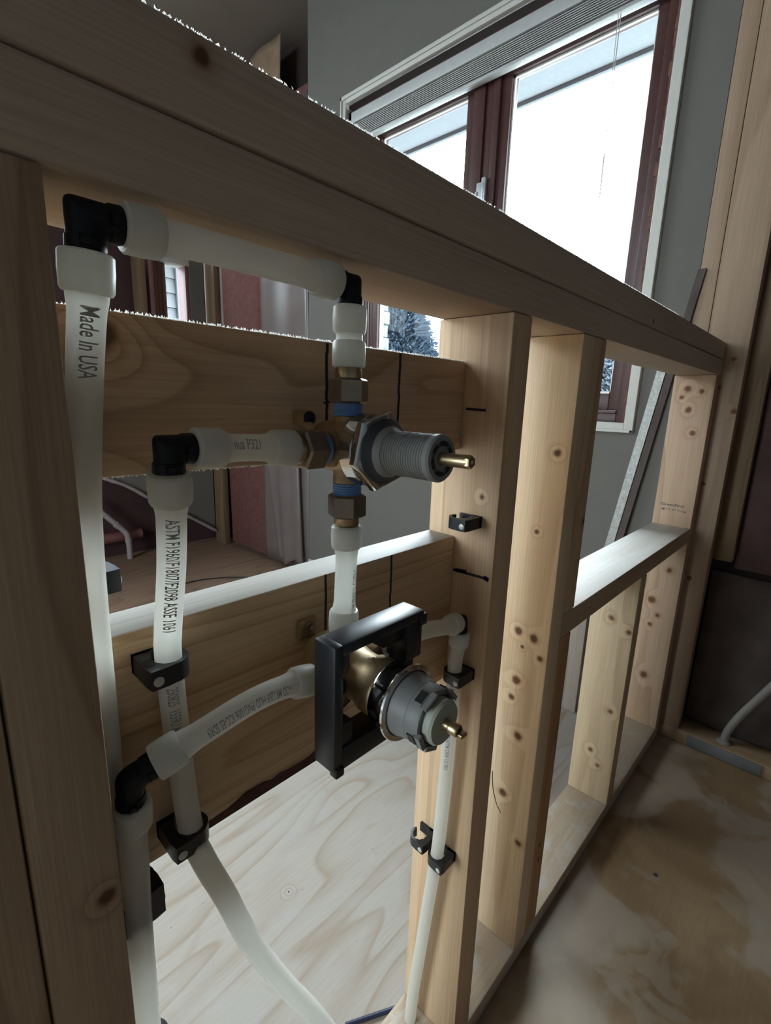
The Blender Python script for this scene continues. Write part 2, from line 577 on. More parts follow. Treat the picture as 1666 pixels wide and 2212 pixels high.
# far wall: sheathing with two openings, the broken drywall is its own thing
b = MB()
y0, y1 = 2.655, 2.71
for x0, x1, z0, z1 in [(-1.9, -1.2, 0, CEIL), (.6, 1.13, 0, CEIL), (-1.2, .6, 0, 1.42), (-1.2, .6, 2.33, CEIL), (1.47, 1.66, 0, CEIL), (1.13, 1.47, 0, .80), (1.13, 1.47, 2.0, CEIL)]:
    b.box((x0, y0, z0), (x1, y1, z1), 0)
struct(b.build('wall_north', [M_cave], flat=True))

# window in the end wall
b = MB()
XF0, XF1 = 1.452, 1.535
# outer frame
b.box((XF0, .212, .857), (XF1, .236, 1.985), 0, .002)
b.box((XF0, 1.335, .857), (XF1, 1.37, 1.985), 0, .002)
b.box((XF0, .236, .857), (XF1, 1.335, .885), 0, .002)
b.box((XF0, .236, 1.955), (XF1, 1.335, 1.985), 0, .002)
# sill steps
b.box((XF0 - .006, .236, .885), (XF1, 1.335, .893), 0, .001)
fr = struct(b.build('window_1', [M_maroon]))
ZB, ZC = .0488, .0895
def sash(ya, yb, za, zb, x0=1.475, x1=1.515, st=.032):
    b = MB()
    b.box((x0, ya, za), (x1, ya + st, zb), 0, .003)
    b.box((x0, yb - st, za), (x1, yb, zb), 0, .003)
    b.box((x0, ya + st, za), (x1, yb - st, za + ZB), 0, .003)
    b.box((x0, ya + st, zb - ZC), (x1, yb - st, zb), 0, .003)
    # pale glazing stops round the pane
    t = .005
    b.box((x0 + .012, ya + st, za + ZB), (x0 + .02, ya + st + t, zb - ZC), 1)
    b.box((x0 + .012, yb - st - t, za + ZB), (x0 + .02, yb - st, zb - ZC), 1)
    b.box((x0 + .012, ya + st, za + ZB), (x0 + .02, yb - st, za + ZB + t), 1)
    b.box((x0 + .012, ya + st, zb - ZC - t), (x0 + .02, yb - st, zb - ZC), 1)
    s = b.build('sash', [M_maroon, M_stop], fr)
    g = MB().box((1.500, ya + st, za + ZB), (1.503, yb - st, zb - ZC)).build('pane', M_glass, s, flat=True)
    return s
sash(.2365, .6998, .8932, 1.9545)
sash(.7952, 1.2448, .8932, 1.9545)
b = MB()
b.box((1.462, .700, .893), (1.530, .722, 1.955), 0, .003)
b.box((1.470, .722, .893), (1.530, .752, 1.955), 1, .003)
b.box((1.462, .752, .893), (1.530, .795, 1.955), 0, .003)
b.build('mullion', [M_maroon, M_maroon], fr)
b = MB()
for k, (ya, yb, xx) in enumerate([(1.245, 1.262, 1.478), (1.266, 1.285, 1.470), (1.289, 1.308, 1.462), (1.312, 1.336, 1.456)]):
    b.box((xx, ya, .893), (1.53, yb, 1.955), 0, .002)
b.box((1.474, 1.262, .893), (1.53, 1.266, 1.955), 1)
b.box((1.466, 1.285, .893), (1.53, 1.289, 1.955), 1)
b.build('stepped_jamb', [M_maroon, M_paint], fr)
b = MB()
b.box((1.448, .725, 1.515), (1.470, .737, 1.60), 0, .002)
b.box((1.440, .728, 1.53), (1.456, .750, 1.585), 0, .004)
b.box((1.436, .742, 1.50), (1.446, .752, 1.56), 0, .003)
b.build('latch', [M_alu], fr)
# patch mortar round the frame, casing
b = MB()
def rough_bar(b, y0, y1, z0, z1, mi=0):
    n = max(2, int(max(y1 - y0, z1 - z0) / .03))
    for k in range(n):
        j = random.uniform(-.003, .004)
        if z1 - z0 > y1 - y0:
            b.box((1.440, y0, z0 + (z1 - z0) * k / n), (1.452 + j, y1 + j, z0 + (z1 - z0) * (k + 1) / n), mi, .002)
        else:
            b.box((1.440, y0 + (y1 - y0) * k / n, z0), (1.452 + j, y0 + (y1 - y0) * (k + 1) / n, z1 + j), mi, .002)
rough_bar(b, .200, .214, .858, 1.985)
rough_bar(b, .214, 1.36, .846, .860)
b.build('rough_edge', M_mortar, fr)
def casing(name, ya, yb, za, zb, w, x0, x1, mats, parent=None):
    b = MB()
    for lo, hi in (((x0, ya, za), (x1, ya + w, zb)), ((x0, yb - w, za), (x1, yb, zb)), ((x0, ya + w, za), (x1, yb - w, za + w)), ((x0, ya + w, zb - w), (x1, yb - w, zb))):
        b.box(lo, hi, 0, .002)
    # raised outer bead
    for lo, hi in (((x0 - .005, ya, za), (x0, ya + .008, zb)), ((x0 - .005, yb - .008, za), (x0, yb, zb)), ((x0 - .005, ya, za), (x0, yb, za + .008)), ((x0 - .005, ya, zb - .012), (x0, yb, zb))):
        b.box(lo, hi, 0, .001)
    return b.build(name, mats, parent)
struct(casing('trim_1', .176, 1.383, .835, 2.024, .026, 1.420, 1.4399, M_paint))
# blind pulled up under the window head
bl = thing('window_blind', 'white slatted blind pulled up to the head of the large window', 'blind', (1.4448, .76, 1.84))
MB().box((1.425, .222, 1.925), (1.449, 1.33, 1.962), 0, .003).build('headrail', M_blind, bl)
b = MB()
for k in range(9):
    z = 1.872 + k * .0055
    b.box((1.426, .236, z), (1.450, 1.315, z + .0022), 0)
b.build('slat_stack', M_blind, bl)
MB().box((1.426, .236, 1.858), (1.450, 1.315, 1.868), 0, .002).build('bottom_rail', M_blind, bl)
b = MB()
b.sweep(smooth([(1.436, .345, 1.93), (1.437, .346, 1.6), (1.438, .347, 1.2)], 6), .0012, 8)
b.sweep(smooth([(1.436, .352, 1.93), (1.437, .350, 1.7), (1.438, .3475, 1.45)], 6), .0010, 8)
b.build('pull_cord', M_blind, bl)
struct(MB().box((1.418, .145, 0.0), (1.4299, 1.598, .125), 0, .003).build('baseboard_east', M_paint))

# windows in the far wall
b = MB()
for k, (xa, xb, ya) in enumerate([(1.131, 1.147, 2.555), (1.151, 1.168, 2.568), (1.172, 1.192, 2.582), (1.196, 1.222, 2.597)]):
    b.box((xa, ya, .83), (xb, 2.655, 1.595), 0, .002)
b.box((1.147, 2.572, .83), (1.151, 2.655, 1.595), 1)
b.box((1.168, 2.586, .83), (1.172, 2.655, 1.595), 1)
b.box((1.192, 2.60, .83), (1.196, 2.655, 1.595), 1)
b.box((1.131, 2.555, 1.595), (1.345, 2.655, 1.63), 1, .003)
b.box((1.131, 2.555, .80), (1.345, 2.655, .83), 0, .003)
b.box((1.222, 2.605, .83), (1.230, 2.655, 1.595), 2)
b.box((1.322, 2.565, .83), (1.343, 2.655, 1.595), 0, .002)
w2 = struct(b.build('window_2', [M_maroon_lit, M_paint, M_stop]))
MB().box((1.230, 2.628, .83), (1.322, 2.632, 1.595)).build('pane', M_glass, w2, flat=True)
b = MB()
for y in (.10, .625, 1.15):
    b.box((-1.955, y, .25), (-1.89, y + .05, 2.05), 0, .003)
b.box((-1.955, .15, .25), (-1.89, 1.15, .30), 0, .003)
b.box((-1.955, .15, 2.0), (-1.89, 1.15, 2.05), 0, .003)
w3 = struct(b.build('added_window_west', [M_maroon]))  # unseen west window, added for light on the left faces of the studs
for ya, yb in ((.15, .625), (.675, 1.15)):
    MB().box((-1.927, ya, .30), (-1.923, yb, 2.0)).build('pane', M_glass, w3, flat=True)

b = MB()
for x in (-1.2, -.325, .55):
    b.box((x, 2.60, 1.42), (x + .05, 2.66, 2.33), 0, .003)
b.box((-1.15, 2.60, 1.42), (.55, 2.66, 1.47), 0, .003)
b.box((-1.15, 2.60, 2.28), (.55, 2.66, 2.33), 0, .003)
w4 = struct(b.build('added_window_northwest', [M_maroon]))  # unseen high window, added and placed for its light from behind
for xa, xb in ((-1.15, -.325), (-.275, .55)):
    MB().box((xa, 2.628, 1.47), (xb, 2.632, 2.28)).build('pane', M_glass, w4, flat=True)

# ------------------------------------------------------------------ lumber
BV = .0022
def lumber(name, lo, hi, m, label, cat, group=None, bev=BV, extra=None):
    b = MB().box(lo, hi, 0, bev, 2)
    ms = [m, M_marker]
    if extra:
        extra(b)
    o = b.build(name, ms)
    return tag(o, label, cat, group)
G = 'framing lumber of the half wall'
lumber('top_plate', (-.5, 0, .1271 + H), (1.4295, .0889, TP), M_plate, 'upper board of the doubled wooden plate capping the half wall', 'lumber', G, bev=.003)
lumber('top_plate', (-.5, 0, PB), (1.4295, .0889, .1258 + H), M_plate2, 'lower board of the doubled wooden plate, with pipe running right beneath it', 'lumber', G, bev=.003)
lumber('sole_plate', (-.5, 0, 0), (1.4295, .0889, .0320), M_sole, 'long wooden plate on the plywood floor carrying the half wall studs', 'lumber', G)
lumber('wall_stud', (.0242, 0, .0322), (.0619, .0889, PB - .0002), M_studA, 'nearest wall stud, dark knot low on its face, black clamp on its inner side', 'lumber', G)
lumber('wall_stud', (-.0145, 0, .0322), (.0232, .0889, PB - .0002), M_studB, 'twin stud at the edge of the photo, left of the nearest stud', 'lumber', G)
def stud2_marks(b):
    b.obox((.4366, .0351, .8902), (.0003, .0122, .0013), ((1, 0, 0), (0, 1, .03), (0, -.03, 1)), 1)
    b.obox((.4366, .0275, .7119), (.0003, .0228, .0014), ((1, 0, 0), (0, 1, -.02), (0, .02, 1)), 1)
    b.obox((.4366, .0400, .7125), (.0003, .007, .0022), ((1, 0, 0), (0, 1, -.1), (0, .1, 1)), 1)
    b.obox((.4366, .0070, .7122), (.0003, .003, .0024), ((1, 0, 0), (0, 1, .3), (0, -.3, 1)), 1)
lumber('wall_stud', (.437, 0, .0322), (.4751, .0889, PB - .0002), M_stud2, 'wall stud with two short marker ticks where the two blocks end against it', 'lumber', G, extra=stud2_marks)
lumber('wall_stud', (.6043, 0, .0322), (.6424, .0889, PB - .0002), M_king, 'full height pale stud with many brown knots beside the framed opening', 'lumber', G)
lumber('trimmer_stud', (.6427, 0, .6088), (.6805, .0889, PB - .0002), M_trim, 'short stud nailed to the knotty stud, standing above the rough sill', 'lumber', G)
lumber('jack_stud', (.6427, 0, .0322), (.6805, .0889, .5705), M_jack, 'orange brown short stud under the near end of the rough sill', 'lumber', G)
lumber('cripple_stud', (1.0170, 0, .0322), (1.0551, .0889, .5705), M_crip, 'short pale stud under the middle of the rough sill', 'lumber', G)
lumber('wall_stud', (1.391, 0, .0322), (1.4290, .0889, PB - .0002), M_end, 'last stud of the half wall, stamped with a lumber mark above the sill', 'lumber', G)
sl = lumber('rough_sill', (.6430, 0, .5707), (1.3908, .0889, .6085), M_sill, 'flat rough sill board with top coloured pale for window light in the framed opening', 'lumber', G)
M_sill_lit = wood('lit_sill_top', 'x', (.50, .475, .43), (.34, .28, .2), 22, 5, line=.2, wear=(55, .6, .5, (.33, .29, .26)))  # sill top coloured whiter, standing in for window light falling on it
sl.data.materials.append(M_sill_lit)
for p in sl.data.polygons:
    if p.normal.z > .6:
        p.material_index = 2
def ublk_marks(b):
    y = .0506
    for (x, z0, z1, hw) in ((.2500, .874, .9365, .0012), (.3338, .874, .9365, .0012)):
        n = 9
        for k in range(n):
            za, zb = z0 + (z1 - z0) * k / n, z0 + (z1 - z0) * (k + 1) / n
            j = random.uniform(-.0005, .0005)
            b.box((x - hw + j, y - .0003, za), (x + hw + j, y + .0003, zb + .0005), 1)
    b.obox((.2500, y, .893), (.0030, .0003, .0008), ((1, 0, .1), (0, 1, 0), (-.1, 0, 1)), 1)
def lblk_marks(b):
    y = .0506
    for (x, z0, z1) in ((.2498, .640, .7505), (.3318, .640, .7505)):
        n = 14
        for k in range(n):
            za, zb = z0 + (z1 - z0) * k / n, z0 + (z1 - z0) * (k + 1) / n
            j = random.uniform(-.0004, .0004)
            b.box((x - .001 + j, y - .0003, za), (x + .001 + j, y + .0003, zb + .0005), 1)
lumber('valve_block', (.0622, .0508, .8475), (.4368, .0889, .9385), M_ublk, 'upper wooden cross block behind the ribbed gray valve', 'lumber', G, extra=ublk_marks)
M_edge_lit = wood('sawn_edge_lit', 'x', (.315, .292, .252), (.245, .205, .155), 19, 6, line=.25)  # sawn edge, whitened on top faces to stand for light from above
M_wane = plain('bark_wane', (.10, .048, .036), .9, 0, .1, .5, 90, .001)
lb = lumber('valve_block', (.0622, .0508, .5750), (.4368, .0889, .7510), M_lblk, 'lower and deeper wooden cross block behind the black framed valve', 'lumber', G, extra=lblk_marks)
lb.data.materials.append(M_edge_lit)
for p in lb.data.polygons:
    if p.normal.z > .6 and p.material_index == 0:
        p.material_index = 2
b = MB()
rw = random.Random(4)
top = [(.12 + k * .008, .5765 + .010 * math.sin(min(1, k / 6) * 1.57) * (.55 + .5 * rw.random()) * (1 if k < 24 else max(.1, (30 - k) / 6))) for k in range(31)]
b.prism(top + [(top[-1][0], .5745), (top[0][0], .5745)], lambda u, v, w_: (u, w_, v), .0502, .0512)
b.build('bark_wane', M_wane, lb)
def fuzz(name, x0, x1, y, z, n, hgt, parent, dirz=1, seed=0):
    r_ = random.Random(seed)
    vs, fs = [], []
    for i in range(n):
        x = r_.uniform(x0, x1)
        h = hgt * r_.uniform(.3, 1) ** 1.6
        w_ = r_.uniform(.0003, .0009)
        k = len(vs)
        yy = y + r_.uniform(-.0004, .0006)
        vs += [(x - w_, yy, z - .0005 * dirz), (x + w_, yy, z - .0005 * dirz), (x + r_.uniform(-.001, .001), yy - r_.uniform(0, .0008), z + h * dirz)]
        fs.append((k, k + 1, k + 2))
    o = MB().raw(vs, fs).build(name, M_fuzz, parent, flat=True, norm=False)
    o['kind'] = 'stuff'
    return o
M_fuzz = pex('sawn_fibers', (.72, .66, .55), .6, .0)
ub = [o for o in C.objects if o.get('label', '').startswith('upper wooden')][0]
tpl = [o for o in C.objects if o.get('label', '').startswith('upper board')][0]
fuzz('sawn_fuzz', .063, .436, .0520, .9385, 700, .0016, ub, 1, 1)
fuzz('sawn_fuzz', .063, .30, .0520, .8475, 300, .0010, ub, -1, 2)
fuzz('sawn_fuzz', .05, 1.0, .0012, TP, 900, .0007, tpl, 1, 3)
tag(MB().sweep(smooth([(.4755, -.001, .452), (.4748, -.004, .43), (.4760, -.010, .41), (.4790, -.016, .397)], 6), [.0006] * 18 + [.0003], 8).build('wood_splinter', M_crip), 'thin wood splinter sticking off the edge of the marked stud', 'splinter')

G2 = 'old framing of the outer walls'
lumber('tall_stud', (XE, -.0462, .0385), (XE + .038, .0400, CEIL - .001), M_tall, 'wide face of full height stud on the end wall where the half wall meets it', 'lumber', G2)
lumber('tall_stud', (XE, .0408, .0385), (XE + .038, .0785, CEIL - .001), M_tall, 'narrow full height stud beside the drywall edge on the end wall', 'lumber', G2)
lumber('end_wall_plate', (XE, -2.49, 0), (XE + .09, .0785, .0383), M_oldsole, 'dark old floor plate of the end wall under the insulation', 'lumber', G2)
lumber('recessed_stud', (1.482, -.088, .52), (1.52, -.040, CEIL - .001), M_old, 'brown stud set back in the dark wall cavity beside the wide tall stud', 'lumber', G2, bev=.004)
lumber('corner_stud', (XE + .002, 2.455, .001), (XE + .04, 2.565, CEIL - .001), M_old, 'old stud standing in the far corner of the room', 'lumber', G2)
lumber('window_stud', (1.072, 2.565, .55), (1.110, 2.654, CEIL - .001), M_old, 'old stud beside the narrow far window with dark cavity behind it', 'lumber', G2)
lumber('weathered_board', (1.345, .205, .001), (1.378, .262, .42), M_weather, 'gray weathered board end standing on the floor behind the half wall', 'board')

# ------------------------------------------------------------------ lettering
def text_mesh(body, size, bold=0.0):
    cu = bpy.data.curves.new('t', 'FONT')
    cu.body = body
    cu.size = size
    cu.resolution_u = 2
    cu.offset = bold
    ob = bpy.data.objects.new('t', cu)
    C.objects.link(ob)
    dg = bpy.context.evaluated_depsgraph_get()
    me = bpy.data.meshes.new_from_object(ob.evaluated_get(dg))
    bm = bmesh.new()
    bm.from_mesh(me)
    bmesh.ops.triangulate(bm, faces=list(bm.faces))
    bmesh.ops.subdivide_edges(bm, edges=list(bm.edges), cuts=2, use_grid_fill=True)
    bm.verts.index_update()
    vs = [v.co.copy() for v in bm.verts]
    fs = [[v.index for v in f.verts] for f in bm.faces]
    bm.free()
    bpy.data.objects.remove(ob)
    bpy.data.curves.remove(cu)
    bpy.data.meshes.remove(me)
    return vs, fs
def path_frame(pts):
    P = [V(p) for p in pts]
    L = [0]
    for a, c in zip(P, P[1:]):
        L.append(L[-1] + (c - a).length)
    def at(s):
        s = max(0, min(L[-1], s))
        i = 0
        while i < len(L) - 2 and L[i + 1] < s:
            i += 1
        t = (s - L[i]) / max(1e-9, L[i + 1] - L[i])
        a = P[i].lerp(P[i + 1], t)
        T0 = (P[i + 1] - P[max(0, i - 1)]).normalized()
        T1 = (P[min(len(P) - 1, i + 2)] - P[i]).normalized()
        return a, T0.lerp(T1, t).normalized()
    return at, L[-1]
def print_on_pipe(body, pts, r, s0, size, facing, parent, stretch=1.0, shift=0.0, name='lettering'):
    """ink letters wrapped on the pipe; text runs along the points from distance s0"""
    at, Ln = path_frame(pts)
    vs, fs = text_mesh(body, size, .00012)
    hgt = size * .7
    out = []
    for v in vs:
        a, T = at(s0 + v.x * stretch)
        N = V(facing)
        N = (N - T * N.dot(T)).normalized()
        B = N.cross(T)
        ph = (v.y - hgt / 2 + shift) / r
        out.append(a + (N * math.cos(ph) + B * math.sin(ph)) * (r + .00025))
    b = MB().raw(out, fs)
    return b.build(name, M_ink, parent, flat=True, norm=False)

# ------------------------------------------------------------------ plumbing
RP = .00795   # half-inch tube
VX, VY = .2300, .0035
ZU, ZL = .8630, .6950
RING = [(.0079, 0), (.0103, .0002), (.0112, .0012), (.0114, .008), (.0111, .0155), (.0102, .0172), (.0082, .0175)]
def ring(parent, o, axis):
    return MB().lathe(RING, o, axis, 40).build('expansion_ring', M_ring, parent)
def pipe(label, pts, rings, group='milky plastic water tubes'):
    p = [V(q) for q in pts]
    t = thing('water_tube', label, 'pipe', p[0] if p[0].z < p[-1].z else p[-1], group)
    n = len(p)
    # the tube swells where it runs up into its rings
    at, Ln = path_frame(p)
    N = max(24, int(Ln / .004))
    rs, qs = [], []
    for k in range(N + 1):
        s = Ln * k / N
        d = min([abs(s - e) for e in ([0] if 'a' in rings else []) + ([Ln] if 'b' in rings else [])] + [9])
        e = max(0, min(1, (.026 - d) / .010))
        rs.append(RP + .0011 * e * e * (3 - 2 * e))
        qs.append(at(s)[0])
    MB().sweep(qs, rs, 28).build('tube', M_pex, t)
    if 'a' in rings:
        ring(t, qs[0], (qs[1] - qs[0]))
    if 'b' in rings:
        ring(t, qs[-1], (qs[-2] - qs[-1]))
    return t, qs
def elbow(label, a, c, d, r=.0074, bend=.0032, nub=None):
    """black elbow from a through corner c to d"""
    a, c, d = V(a), V(c), V(d)
    t = thing('elbow_fitting', label, 'pipe fitting', (a + d) / 2, 'black elbow fittings')
    u, v = (a - c).normalized(), (d - c).normalized()
    n = u.cross(v).normalized()
    e1, e2 = n.cross(u), v.cross(n)      # across each arm, in the plane of the bend
    m = (u - v).normalized()
    S = 32
    def rows(th):
        o1 = e1 * math.cos(th) * r + n * math.sin(th) * r
        o2 = e2 * math.cos(th) * r + n * math.sin(th) * r
        q = c + o1 - u * (o1.dot(m) / u.dot(m))
        k = min(bend, (a - c).length * .4, max(.0004, (q - (a + o1)).length * .6))
        A, B = q + u * k, q + v * k
        pts = [a + o1, A]
        for j in range(1, 5):
            t_ = j / 5
            pts.append(A * (1 - t_) ** 2 + q * 2 * t_ * (1 - t_) + B * t_ * t_)
        return pts + [B, d + o2 if (d + o2 - B).length < 1 else B]
    b = MB()
    R_ = [[b.bm.verts.new(p) for p in rows(2 * math.pi * i / S)] for i in range(S)]
    L_ = len(R_[0])
    for i in range(S):
        A, B = R_[i], R_[(i + 1) % S]
        for j in range(L_ - 1):
            b.bm.faces.new((A[j], A[j + 1], B[j + 1], B[j]))
    b.bm.faces.new([R_[i][0] for i in range(S)])
    b.bm.faces.new([R_[i][-1] for i in range(S)][::-1])
    b.build('body', M_blk, t, angle=50)
    b = MB()
    for e, w in ((a, u), (d, v)):
        b.lathe([(r, -.006), (r + .0007, -.0055), (r + .0009, -.001), (r + .0004, 0)], e, w, 28)
    b.build('collar', M_blk, t)
    if nub:
        n = V(nub).normalized()
        b = MB()
        b.obox(d - v * .0025 + n * (r + .0012), (.0016, .0022, .0012), (v, v.cross(n), n), 0, .0005)
        b.obox(a - u * .0025 + n * (r + .0012), (.0016, .0022, .0012), (u, u.cross(n), n), 0, .0005)
        b.build('lug', M_blk, t)
    return t
VIEW = (-.55, -.80, .05)
ZT = .9682            # height of the run under the plate
XR = .0765            # riser
e1c = V((XR, .0050, ZT))
e2c = V((.2305, VY, ZT))
elbow('black elbow at the top of the tall tube beside the nearest stud', e1c + V((0, .001, -.0135)), e1c, e1c + V((.0150, 0, 0)), nub=(-.3, -1, 0))
elbow('black elbow directly under the top plate above the ribbed valve', e2c + V((0, 0, -.0125)), e2c, e2c + V((-.0125, 0, 0)), nub=(-.3, -1, 0))
t, q = pipe('level milky tube running right under the top plate between two elbows', [e1c + V((.0150, 0, 0)), (.13, .0040, ZT + .0007), (.17, .0038, ZT + .0004), e2c + V((-.0125, 0, 0))], 'ab')
riser = smooth([e1c + V((0, .001, -.0135)), (.0758, .0085, .935), (.0738, .017, .90), (.0712, .0285, .84), (.0703, .0325, .78), (.0702, .0355, .68), (.0702, .0418, .60), (.0702, .0425, .50), (.0702, .0425, .30), (.0702, .0425, .0331)], 8)
t, q = pipe('tall milky tube dropping from the top elbow beside the nearest stud', riser, 'a')
print_on_pipe('Made In USA', q, RP, .0216, .0108, (-.10, -1, 0), t, .56)

# stub, elbow and supply left of the ribbed valve
e3c = V((.1052, VY, .8672))
elbow('black elbow left of the ribbed valve', e3c + V((0, .0005, -.0125)), e3c, e3c + V((.0130, 0, -.0001)), nub=(-.3, -1, 0))
t, q = pipe('short level tube joining the ribbed valve to its left elbow', [e3c + V((.0130, 0, -.0001)), (.15, VY, .866), (.1840, VY, .8645)], 'ab')
print_on_pipe('nius P321', q, RP + .0004, .0185, .0085, (-.5, -1, .2), t, .58, .0015)
hot = smooth([e3c + V((0, .0005, -.0125)), (.1068, .0085, .835), (.1092, .019, .80), (.1088, .0300, .755), (.1088, .0325, .735), (.1110, .0335, .68), (.1150, .0325, .605), (.1178, .0220, .5840), (.1300, .0160, .5455), (.1458, .0130, .4925), (.1735, .0125, .4225), (.2070, .0130, .3465), (.232, .013, .28), (.253, .015, .19), (.265, .02, .10), (.27, .03, .0331)], 8)
t, q = pipe('long printed tube curving down through two clamps below the left elbow', hot, 'a')
print_on_pipe('ASTM F1960/F1807/F2098 ASSE 1061', q, RP, .0232, .0102, (-.33, -1, .05), t, .49)
print_on_pipe('250825  1559U M', q, RP, .140, .0095, (-.30, -1, .05), t, .46)

def hexprism(b, o, axis, af, h, rot, mi=0):
    R = af / math.sqrt(3)
    prof = [(R * .86, 0), (R, .0014), (R, h - .0014), (R * .86, h)]
    b.lathe(prof, o, axis, 6, mi, True, None, rot)
    return b
def adapter(label, o, axis, rot, g=.0085):
    """o: where the sealed thread enters the valve, axis: away from the valve"""
    o, a = V(o), V(axis)
    t = thing('thread_adapter', label, 'pipe fitting', o, 'brass thread adapters on the ribbed valve')
    b = MB()
    hexprism(b, o + a * g, a, .0240, .0165, rot)
    b.build('hex_nut', M_hex, t, angle=20)
    MB().lathe([(.0085, g + .0165), (.0093, g + .0167), (.0093, g + .021), (.0086, g + .0225), (.0086, g + .0255)], o, a, 32).build('shoulder', M_brassd, t)
    prof = []
    for k in range(int(g / .0017)):
        h = k * .0017
        prof += [(.0098, h), (.0104, h + .0006), (.0098, h + .0013)]
    prof.append((.0098, g))
    MB().lathe(prof, o, a, 32).build('thread_sealant', M_tape, t)
    return t
adapter('brass hex adapter with blue thread sealant on top of the ribbed valve', (VX, VY, .8845), (0, 0, 1), math.radians(28))
adapter('brass hex adapter with blue thread sealant under the ribbed valve', (VX, VY, .8380), (0, 0, -1), math.radians(52))
adapter('brass hex adapter on the left side of the ribbed valve', (.2090, VY, ZU), (-1, 0, 0), math.radians(30), .0042)
t, q = pipe('very short tube between the top elbow and the ribbed valve', [e2c + V((0, 0, -.0125)), (VX, VY, .935), (VX, VY, .9165)], 'ab')
drop = [(VX, VY, .8065), (VX - .0002, VY - .0005, .78), (VX - .001, VY, .75), (VX - .002, VY, .7235)]
t, q = pipe('upright tube joining the ribbed valve to the black framed valve below', drop, 'ab')
print_on_pipe('STM FRW/U.L C.UTS C', list(reversed(q)), RP, .0175, .0055, (.25, -1, 0), t, .62, .0)

# --- upper valve
t = thing('shower_valve', 'brass shower valve with ribbed gray sleeve on the upper block', 'valve', (VX, VY, .8380))
b = MB()
b.lathe([(.008, .026), (.0150, .0255), (.0175, .022), (.0185, .008), (.0190, -.004), (.0195, -.0165), (.0205, -.019)], (VX, VY, ZU), (0, 1, 0), 40)
b.lathe([(.0120, .0), (.0112, .012), (.0098, .017), (.0102, .018), (.0102, .0212)], (VX, VY, ZU), (0, 0, 1), 32)
b.lathe([(.0120, .0), (.0112, .012), (.0098, .019), (.0102, .0205), (.0102, .0248)], (VX, VY, ZU), (0, 0, -1), 32)
b.lathe([(.0115, .0), (.0112, .011), (.0105, .0135), (.0128, .0140), (.0132, .0155), (.0128, .0184)], (VX, VY, ZU), (-1, 0, 0), 32)
b.lathe([(.0115, .0), (.0112, .014), (.0122, .0150), (.0122, .022), (.011, .023)], (VX, VY, ZU), (1, 0, 0), 32)
b.build('body', M_brass, t, angle=50)
b = MB()
b.obox((.2215, .0395, .8815), (.0045, .0015, .0055), ((1, 0, 0), (0, 1, 0), (0, 0, 1)), 0, .001)
b.sweep([(.2215, .040, .878), (.2225, .030, .872), (.226, .018, .868)], .0034, 12)
b.obox((.2215, .0456, .8815), (.004, .0050, .005), ((1, 0, 0), (0, 1, 0), (0, 0, 1)), 0, .001)
b.build('mounting_ear', M_brass, t)
b = MB()
b.lathe([(.0050, .0), (.0050, .0015), (.0030, .0028)], (.2230, .0380, .8815), (0, -1, 0), 20)
b.obox((.2230, .0351, .8815), (.0026, .0002, .0006), ((1, 0, .3), (0, 1, 0), (-.3, 0, 1)), 1)
b.obox((.2230, .0351, .8815), (.0006, .0002, .0026), ((1, 0, .3), (0, 1, 0), (-.3, 0, 1)), 1)
b.build('mounting_screw', [M_grayd, M_black], t)
b = MB()
b.lathe([(.0205, -.0165), (.0236, -.0170), (.0243, -.0182), (.0243, -.0285), (.0236, -.0292)], (VX, VY, ZU), (0, 1, 0), 56)
b.lathe([(.0238, -.0286), (.0266, -.0298), (.0268, -.0304), (.0268, -.0340), (.0258, -.0352), (.0246, -.0356)], (VX, VY, ZU), (0, 1, 0), 6, 0, True, None, math.radians(14))
b.build('bonnet_nut', M_chrome, t, angle=25)
MB().lathe([(.0212, -.0350), (.0212, -.0364), (.0204, -.0370), (.0185, -.0380), (.0172, -.0398), (.0150, -.0418)], (VX, VY, ZU), (0, 1, 0), 48).build('seat_ring', M_seat, t)
b = MB()
b.lathe([(.0165, -.0385), (.0165, -.0405), (.0155, -.0430), (.0143, -.0450)], (VX, VY, ZU), (0, 1, 0), 40)
prof = [(.0136, -.0445)]
n = 17
for k in range(n):
    h = .0445 + k * (.0375 - .004) / n
    prof += [(.0134, -h - .0003), (.0141, -h - .0009), (.0141, -h - .0014), (.0134, -h - .0019)]
prof += [(.0143, -.0782), (.0143, -.0815), (.0132, -.0828), (.0105, -.0828), (.0105, -.0810), (.0072, -.0810), (.0072, -.0824), (.0045, -.0824)]
b.lathe(prof, (VX, VY, ZU), (0, 1, 0), 48)
b.build('ribbed_sleeve', M_gray, t, angle=30)
b = MB()
for k in range(6):
    a = math.radians(60 * k + 20)
    c = V((VX + math.cos(a) * .0089, VY - .0829, ZU + math.sin(a) * .0089))
    b.obox(c, (.0026, .0003, .0012), ((-math.sin(a), 0, math.cos(a)), (0, 1, 0), (math.cos(a), 0, math.sin(a))), 0)
b.build('end_slots', M_grayd, t)
b = MB()
b.lathe([(.0040, -.080), (.0040, -.1010), (.0034, -.1025)], (VX, VY, ZU), (0, 1, 0), 24)
b.lathe([(.0042, -.1008), (.0042, -.1022), (.0036, -.1035)], (VX, VY, ZU), (0, 1, 0), 6)
b.lathe([(.0011, -.1034), (.0011, -.1037)], (VX, VY, ZU), (0, 1, 0), 12, 1)
b.build('stem', [M_brassd, M_paint], t)

